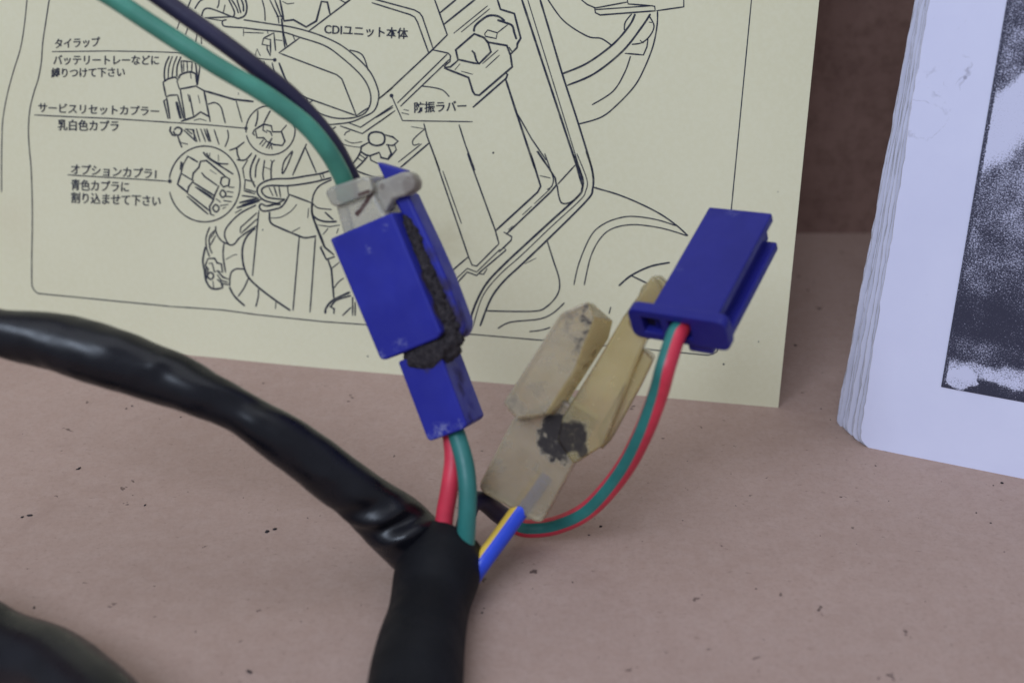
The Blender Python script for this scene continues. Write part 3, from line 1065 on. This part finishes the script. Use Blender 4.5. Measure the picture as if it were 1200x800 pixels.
# wires of the harness
tube('red_wire', [(520, 672, 151, 1.0), (519, 640, 150, 1.0), (521, 605, 149.5, 1.05), (527, 570, 149, 1.05), (531, 540, 149.2, 1.05), (529, 515, 149.5, 1.0), (524, 495, 150, 1.0)], [M_red], harness, n=8)
tube('green_wire', [(541, 672, 151, 1.05), (545, 645, 149, 1.08), (547, 610, 147.6, 1.08), (548, 575, 147.2, 1.08), (545, 545, 147.6, 1.08), (538, 518, 148.5, 1.05), (530, 495, 149.5, 1.05)], [M_teal], harness, n=8)
tube('blue_wire', [(545, 690, 151, 1.05), (561, 664, 149, 1.12), (585, 631, 150.8, 1.12), (606, 602, 152.6, 1.12), (624, 578, 153.2, 1.1), (640, 555, 153.6, 1.1)], [M_bluew, M_yellow], harness, n=8,
     stripe=math.radians(28), twist=lambda t: math.radians(-58))
tube('black_wire', [(606, 615.5, 159.5, 1.2), (600, 612, 159.4, 1.25), (584, 601, 158.6, 1.2), (566, 587, 155.5, 1.15), (553, 590, 154, 1.1), (545, 615, 153, 1.1), (540, 645, 152, 1.1), (536, 675, 151, 1.1)], [M_blackw], harness, n=8)

# --- left blue connector (mated) : plane facing the viewer, turned so its right side shows
def cam_dir(r, u, tow):                 # vector from camera-frame components (right, up, towards viewer)
    return (RT * r + UP * u - FW * tow).normalized()
phi = math.radians(20)
Wv = Vector((0.92, 0.39))
nl = cam_dir(-math.sin(phi) * Wv.x, -math.sin(phi) * Wv.y, math.cos(phi))
bl = Plane(P(452, 335, 146), nl)
def loc(parent, pl, x, y, off=0.0):
    return pl.px(x, y, off) - origin_of(parent)
bstains = [(loc(harness, bl, 500, 330, -2.5), 0.0022, 0.95, 0.5), (loc(harness, bl, 516, 365, -2.5), 0.0026, 0.98, 0.5), (loc(harness, bl, 486, 300, -3), 0.0018, 0.95, 0.5),
           (loc(harness, bl, 500, 416, -1), 0.0020, 0.9, 0.6), (loc(harness, bl, 524, 395, -3), 0.0030, 0.98, 0.5), (loc(harness, bl, 476, 275, -3), 0.0014, 0.9, 0.6),
           (loc(harness, bl, 535, 440, -4), 0.0018, 0.7, 0.8), (loc(harness, bl, 545, 478, -4), 0.0014, 0.55, 0.8), (loc(harness, bl, 535, 372, -2.6), 0.0022, 0.85, 0.9), (loc(harness, bl, 520, 335, -2.6), 0.0016, 0.75, 0.9), (loc(harness, bl, 504, 300, -2.6), 0.0014, 0.6, 0.9), (loc(harness, bl, 548, 490, -3), 0.0012, 0.7, 0.8), (loc(harness, bl, 540, 455, -3), 0.0014, 0.7, 0.9)]
M_blue = plastic('blue_nylon', (0.017, 0.020, 0.245), (0.022, 0.027, 0.295), 0.40, bstains, 0.06, (0.3, 0.3, 1.0), 0.001, scuffs=[(loc(harness, bl, x, y, -0.9), r * MM, t) for x, y, r, t in ((515, 503, 1.2, .8), (524, 500, 0.9, .7), (538, 497, 0.9, .6), (505, 512, 0.8, .5))] + [(loc(harness, bl, x, y), r * MM, t) for x, y, r, t in ((452, 268, 0.8, .35), (446, 415, 0.8, .4), (470, 405, 1.4, .25), (433, 292, 0.7, .4), (392, 283, 0.5, .5))])
M_blue2 = plastic('clean_blue_nylon', (0.013, 0.014, 0.170), (0.017, 0.018, 0.20), 0.42, (), 0.05, (0.3, 0.3, 1.0), 0.001, scuffs=[(P(x, y, z) - hbase, r * MM, t) for x, y, z, r, t in ((830, 343, 146, 1.3, .9), (792, 322, 147, 1.6, .5), (806, 330, 147, 1.0, .5), (860, 252, 151, 1.4, .35), (868, 300, 147, 1.2, .3))])
conn = prism('blue_connector', bl, [(386, 280), (459, 249), (517, 390), (512, 397), (451, 422), (445, 421)], 0.0, -7.6, M_blue, harness, 0.3)
prism('neck', bl, [(466, 424), (500, 514), (504, 517), (543, 503), (547, 498), (512, 405)], -0.9, -7.0, M_blue, conn, 0.8)
prism('latch_lever', bl, [(459, 231), (477, 226), (486, 246), (505, 286), (522, 324), (543, 380), (543, 390), (536, 400), (527, 394), (511, 348), (493, 298), (474, 258)], -2.6, -6.2, M_blue, conn, 0.4)
prism('latch_tip', bl, [(441, 190), (474, 200), (482, 222), (458, 226)], -4.2, -6.0, M_blue, conn, 0.2)
def grime_lump(name, pl, x, y, off, rx, ry, rz, parent, seed, rot=0.0, amp=0.45):
    bm = bmesh.new()
    bmesh.ops.create_icosphere(bm, subdivisions=4, radius=1.0)
    c = pl.px(x, y, off)
    ax = (pl.px(x + 10, y, off) - c); ax = (ax - pl.n * ax.dot(pl.n)).normalized()
    ay = pl.n.cross(ax)
    for v in bm.verts:
        d = v.co.normalized()
        r = 1 + amp * (0.8 * noise.noise(d * 2.2 + Vector((seed, 0, 0))) + 0.35 * noise.noise(d * 6 + Vector((0, seed, 0))) + 0.16 * noise.noise(d * 15))
        X, Y = d.x * rx * r, d.y * ry * r
        X, Y = X * math.cos(rot) - Y * math.sin(rot), X * math.sin(rot) + Y * math.cos(rot)
        v.co = c + (ax * X + ay * Y + pl.n * (d.z * rz * r)) * MM
    return bm_obj(name, bm, M_grime, parent, 0, False)
grime_lump('grime', bl, 500, 413, -1.2, 2.8, 1.9, 0.8, conn, 1.3, 0.40, 0.25)
grime_lump('grime', bl, 519, 407, -2.2, 2.1, 1.9, 1.2, conn, 4.1, 0.5, 0.25)
for gi in range(12):
    gt = gi / 11
    grime_lump('grime', bl, 482 + 47 * gt + 1.0 * math.sin(gi * 2.1), 270 + 125 * gt, -2.7, 0.8 + 0.62 * gt, 1.6, 0.9 + 0.4 * gt, conn, 7.7 + gi * 1.9, 0.36, 0.40)

# --- white connector
nw = cam_dir(-0.20, -0.09, 1.0)
wc = Plane(P(650, 480, 149.6), nw)
W = lambda x, y, o=0.0: loc(harness, wc, x, y, o)
wst = [(W(658, 513), 0.0033, 0.98, 0.30), (W(642, 503), 0.0018, 0.95, 0.5), (W(643, 527), 0.0014, 0.9, 0.6), (W(640, 505), 0.0012, 0.9, 0.6), (W(612, 492), 0.0013, 0.50, 0.9), (W(565, 572), 0.0016, 0.55, 0.9), (W(580, 545), 0.0016, 0.40, 0.9), (W(592, 520), 0.0013, 0.40, 0.9),
       (W(640, 598), 0.0016, 0.40, 0.9), (W(622, 545), 0.0008, 0.45, 0.8), (W(690, 420, 1), 0.0010, 0.6, 0.9), (W(668, 470, .5), 0.0014, 0.55, 0.9), (W(680, 455, .5), 0.0012, 0.5, 0.9)]
for x_, y_, r_, t_ in ((684, 362, 0.8, .9), (688, 371, 0.9, .95), (690, 380, 0.8, .95), (687, 389, 0.8, .9), (682, 398, 0.9, .9), (679, 408, 0.9, .8), (676, 418, 0.7, .7), (668, 372, 1.2, .6), (660, 382, 1.2, .5), (650, 400, 1.6, .25), (640, 420, 1.8, .2),
                       (672, 395, 1.2, .45), (660, 430, 1.4, .2), (600, 474, 1.6, .55), (612, 478, 1.2, .45), (630, 455, 1.6, .35), (640, 480, 1.0, .5)):
    wst.append((W(x_, y_, 2.6), r_ * MM, t_, 0.8))
M_white = plastic('yellowed_nylon', (0.54, 0.45, 0.31), (0.68, 0.585, 0.43), 0.17, wst, 0.7, (1.0, 0.80, 0.5), 0.0030, 0.62, (0.014, 0.009, 0.011), 0.22, (850, 0.0038), 0.02, fine_lo=0.8)
M_clear = plastic('aged_clear_nylon', (0.63, 0.51, 0.265), (0.74, 0.62, 0.36), 0.18, [(W(662, 484), 0.0016, 0.6, 0.9), (W(718, 500), 0.0010, 0.4, 0.9), (W(668, 512, .35), 0.0028, 0.98, 0.35), (W(680, 526, .35), 0.0014, 0.95, 0.5), (W(690, 430), 0.0010, 0.6, 0.9),
      (W(697, 415), 0.0008, 0.5, 0.9), (W(676, 462), 0.0016, 0.5, 0.9), (W(706, 405), 0.0006, 0.6, 0.9)], 0.7, (1.0, 0.8, 0.45), 0.0035, 0.68, (0.014, 0.009, 0.011), 0.08, bmp=0.02, fine_lo=0.8)
for m_ in (M_white, M_clear):
    m_.node_tree.nodes['Principled BSDF'].inputs['Coat Weight'].default_value = 0.2
    m_.node_tree.nodes['Principled BSDF'].inputs['Coat Roughness'].default_value = 0.12
wconn = prism('white_connector', wc, [(601, 490), (563, 564), (561, 571), (566, 578), (627, 612), (635, 612), (671, 546), (700, 492), (655, 465)], -0.35, -5.8, M_white, harness, 0.4)
def loft(name, pl, top, bot, nt, nb, mats, parent, bev):
    bm = bmesh.new()
    a = [bm.verts.new(pl.px(x, y, nt)) for x, y in top]
    b = [bm.verts.new(pl.px(x, y, nb)) for x, y in bot]
    bm.faces.new(a); bm.faces.new(list(reversed(b)))
    k = len(a)
    for i in range(k):
        bm.faces.new((a[i], b[i], b[(i + 1) % k], a[(i + 1) % k]))
    bmesh.ops.recalc_face_normals(bm, faces=bm.faces)
    bevel_bm(bm, bev, 3)
    if isinstance(mats, list):           # clear flank on the right of the block
        right = (pl.px(700, 420) - pl.px(650, 420)).normalized()
        for f in bm.faces:
            f.normal_update()
            if f.normal.dot(right) > 0.25:
                f.material_index = 1
    return bm_obj(name, bm, mats, parent)
loft('raised_housing', wc, [(590, 471), (657, 367), (689, 353), (697, 372), (672, 436), (640, 484), (606, 489)],
     [(594, 480), (660, 374), (694, 354), (719, 376), (714, 396), (656, 486), (608, 494)], 2.6, -2.0, [M_white, M_clear], wconn, 0.22)
prism('side_housing', wc, [(765, 322), (748, 346), (730, 371), (697, 427), (659, 488), (652, 516), (672, 545), (708, 522), (752, 410), (780, 345)], 0.0, -5.2, M_clear, wconn, 0.45)
prism('side_rail', wc, [(754, 409), (766, 421), (752, 450), (716, 516), (704, 528), (700, 505)], -1.2, -5.4, M_clear, wconn, 0.4)
prism('rear_tongue', wc, [(752, 335), (772, 322), (792, 340), (760, 400), (735, 380)], -2.0, -5.0, M_clear, wconn, 0.4)
# --- free blue connector: full frame from its three visible edges (px at ~10.2 px per mm)
Sx = FPX / 147.0
o3 = P(831, 242, 152.5)
def frm(x, y, z):
    return (RT * x - UP * y - FW * z)
ew = frm(69, 12, 41.7).normalized()
el_ = frm(-77, 118, 93.4); el_ = (el_ - ew * el_.dot(ew)).normalized()
ed = ew.cross(el_).normalized()
if ed.dot(FW) < 0: ed = -ed              # ed points into the depth, away from the viewer
Mf = Matrix((( *(ew[i] * MM for i in (0,)), el_[0] * MM, ed[0] * MM, o3[0]), (ew[1] * MM, el_[1] * MM, ed[1] * MM, o3[1]), (ew[2] * MM, el_[2] * MM, ed[2] * MM, o3[2]), (0, 0, 0, 1)))
rconn = box_local('blue_connector', Mf, (0, 7.9), (0, 17.6), (0, 1.25), M_blue2, harness, 0.22)
box_local('core', Mf, (0.1, 7.1), (0.5, 17.6), (1.2, 3.7), M_blue2, rconn, 0.1)
box_local('rail', Mf, (0, 8.3), (0.9, 17.6), (3.6, 4.8), M_blue2, rconn, 0.22)
box_local('side_wall', Mf, (0.0, 1.0), (0.05, 17.6), (1.2, 3.7), M_blue2, rconn, 0.1)
def flange(name, M, ws, ns, l0, l1, holes, mats, parent):
    bm = bmesh.new()
    V = {}
    for k, l in enumerate((l0, l1)):
        for i, w in enumerate(ws):
            for j, n in enumerate(ns):
                V[i, j, k] = bm.verts.new(M @ Vector((w, l, n)))
    cells = [(i, j) for i in range(len(ws) - 1) for j in range(len(ns) - 1) if (i, j) not in holes]
    cs = set(cells)
    for i, j in cells:
        for k in (0, 1):
            bm.faces.new((V[i, j, k], V[i + 1, j, k], V[i + 1, j + 1, k], V[i, j + 1, k]))
        for (di, dj, a, b) in ((-1, 0, (i, j), (i, j + 1)), (1, 0, (i + 1, j), (i + 1, j + 1)), (0, -1, (i, j), (i + 1, j)), (0, 1, (i, j + 1), (i + 1, j + 1))):
            if (i + di, j + dj) not in cs:
                bm.faces.new((V[(*a, 0)], V[(*b, 0)], V[(*b, 1)], V[(*a, 1)]))
    bmesh.ops.recalc_face_normals(bm, faces=bm.faces)
    # round the four outer corners, then soften every edge
    corner = [e for e in bm.edges if {tuple(round(c, 9) for c in v.co) for v in e.verts} in
              [{tuple(round(c, 9) for c in V[a, b, 0].co), tuple(round(c, 9) for c in V[a, b, 1].co)} for a in (0, len(ws) - 1) for b in (0, len(ns) - 1)]]
    bmesh.ops.bevel(bm, geom=corner, offset=1.0 * MM, segments=4, profile=0.5, affect='EDGES', clamp_overlap=True)
    bevel_bm(bm, 0.22, 2)
    return bm_obj(name, bm, mats, parent, 40, True)
flange('flange', Mf, (-2.7, -1.1, 1.2, 2.2, 4.8, 9.2), (-0.2, 0.9, 3.2, 4.3), 17.0, 18.5, {(1, 1), (3, 1)}, M_blue2, rconn)
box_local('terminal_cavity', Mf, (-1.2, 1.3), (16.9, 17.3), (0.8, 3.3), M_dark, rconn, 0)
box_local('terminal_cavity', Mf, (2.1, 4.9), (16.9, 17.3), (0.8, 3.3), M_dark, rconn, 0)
box_local('lower_tab', Mf, (3.8, 6.8), (16.8, 18.2), (4.2, 5.6), M_blue2, rconn, 0.25)

def to_px(p):
    q = p - CAM; z = q.dot(FW)
    return 600 + FPX * q.dot(RT) / z, 400 - FPX * q.dot(UP) / z, z / MM
h0, h1, h2 = (to_px(Mf @ Vector((3.4, l, 2.05))) for l in (17.0, 18.4, 19.6))
tube('striped_wire', [(*h0, 1.08), (*h1, 1.1), (*h2, 1.12), (780, 430, 140.0, 1.13), (771, 462, 142.0, 1.14), (752, 511, 145.5, 1.15), (727, 555, 149.5, 1.15), (690, 596, 155, 1.15), (652, 615, 158.6, 1.15),
      (617, 619, 159.6, 1.12), (600, 612, 159.4, 1.12)], [M_red, M_teal], harness, n=12, seg=36,
     stripe=math.radians(36), twist=lambda t: math.radians(48 - 48 * min(1, max(0, (t - 0.30) / 0.4))))

# ------------------------------------------------------------------ plug lead (white plug with green and black wires)
lead = empty('plug_lead', P(415, 245, 149), 'translucent white plug on green and black wires pushed into the blue connector', 'wire plug')
def seg_pts(x0, y0, x1, y1, r, st, o_, k):
    return [(x0 + (x1 - x0) * i / (k - 1), y0 + (y1 - y0) * i / (k - 1), r, st, o_) for i in range(k)]
ps = [(loc(lead, bl, x, y, o_), r * 1.25, s_, 0.6) for x, y, r, s_, o_ in seg_pts(421, 228, 432, 224, 0.00028, 0.95, -.2, 6) + seg_pts(437, 226, 419, 251, 0.00036, 0.97, -.9, 10) + [
      (448, 219, 0.0005, 0.7, -1.4), (454, 226, 0.0012, 0.45, -1.4), (470, 215, 0.0020, 0.50, -1.4), (484, 218, 0.0018, 0.7, -1.8), (457, 244, 0.0008, 0.5, -1.4), (456, 236, 0.0008, 0.4, -1.4)]]
M_plug = plastic('translucent_white_nylon', (0.66, 0.62, 0.52), (0.74, 0.70, 0.60), 0.22, ps, 0.5, (1.0, 0.9, 0.75), 0.0030, 0.62, (0.055, 0.018, 0.014), 0.10, (1300, 0.0004), 0.03)
plug = prism('plug_body', bl, [(392, 240), (436, 223), (459, 266), (408, 296)], -0.9, -6.2, M_plug, lead, 0.45)
prism('plug_rim', bl, [(380, 226), (384, 220), (426, 206), (433, 208), (437, 222), (433, 228), (394, 243), (387, 240)], -0.2, -6.6, M_plug, lead, 0.5)
prism('latch_catch', bl, [(433, 216), (452, 209), (472, 201), (481, 203), (487, 213), (486, 222), (476, 229), (460, 233), (453, 248), (447, 252), (438, 236)], -1.4, -3.8, M_plug, lead, 0.6)
tube('green_wire', [(409, 232, 149, 1.06), (404, 214, 148.2, 1.08), (396, 197, 147, 1.08), (384, 177, 145.5, 1.08), (362, 150, 144, 1.08), (334, 127, 143, 1.06), (300, 104, 142, 1.05), (250, 75, 141, 1.04), (180, 30, 140, 1.03), (125, -6, 139, 1.03), (50, -50, 138, 1.03)],
     [M_green], lead, n=8)
tube('black_wire', [(424, 236, 151, 0.95), (414, 212, 150.5, 0.95), (404, 192, 149.6, 0.97), (390, 168, 148, 1.0), (368, 140, 146.5, 1.0), (338, 109, 145, 1.0), (300, 79, 143.5, 1.02), (260, 49, 142.5, 1.02), (215, 17, 141.5, 1.02), (165, -18, 140.5, 1.02), (100, -60, 139, 1.02)],
     [M_blackw], lead, n=8)

# ------------------------------------------------------------------ second sleeved cable at the front
cable = tube('sleeved_cable', [(-150, 712, 140, 4.2), (-60, 730, 140, 4.3), (0, 762, 139, 4.35), (60, 783, 136, 4.3), (115, 826, 130, 4.25), (150, 880, 124, 4.2), (165, 950, 117, 4.2)],
             [M_gloss], None, n=14, seg=48, disp=lambda t, a, c, k: 0.14 * bump_noise(c, 110, 7) + 0.18 * bump_noise(c + Vector((math.cos(a), math.sin(a), 0)) * 0.004, 140, 1), sharp=0)
cable['label'] = 'curved length of glossy black sleeved cable lying alone on the brown board'
cable['category'] = 'cable'

# ------------------------------------------------------------------ crumbs of dirt on the board
bm = bmesh.new()
spots = [(35, 604, 0.55), (26, 606, 0.35), (93, 549, 0.4), (90, 420 + 130, 0.25), (170, 592, 0.3), (313, 623, 0.5), (322, 620, 0.4), (292, 787, 0.55), (932, 405, 0.5), (905 + 68, 492, 0.2), (1174, 566, 0.4), (1164, 569, 0.25),
         (1026, 546, 0.25), (1161, 613, 0.3), (1144, 601, 0.25), (962, 479, 0.25), (565, 718, 0.3), (755, 490, 0.3), (800, 610, 0.2), (40, 712, 0.3), (155, 476, 0.3), (148, 479, 0.25), (212, 489, 0.25), (704, 617, 0.35), (690, 627, 0.25), (886, 690, 0.2)]
rs = random.Random(3)
for _ in range(70):
    spots.append((rs.uniform(0, 1200), rs.uniform(490, 800), rs.uniform(0.06, 0.17)))
for x, y, r in spots:
    c = on_floor(x, y)
    q = bmesh.ops.create_icosphere(bm, subdivisions=1, radius=1.0)
    a = rs.uniform(0, 3.1)
    r *= 0.72
    sx, sy = r * rs.uniform(0.7, 1.3), r * rs.uniform(0.5, 0.95)
    for v in q['verts']:
        d = v.co * (1 + 0.4 * noise.noise(v.co * 2 + Vector((x, y, 0))))
        X, Y = d.x * sx, d.y * sy
        v.co = c + Vector((X * math.cos(a) - Y * math.sin(a), X * math.sin(a) + Y * math.cos(a), max(0.0, d.z) * r * 0.35 + 0.06)) * MM
crumbs = bm_obj('crumbs', bm, M_grime, None, 0, False)
crumbs['kind'] = 'stuff'
crumbs['label'] = 'tiny dark crumbs of dirt scattered over the brown board'
crumbs['category'] = 'dirt'
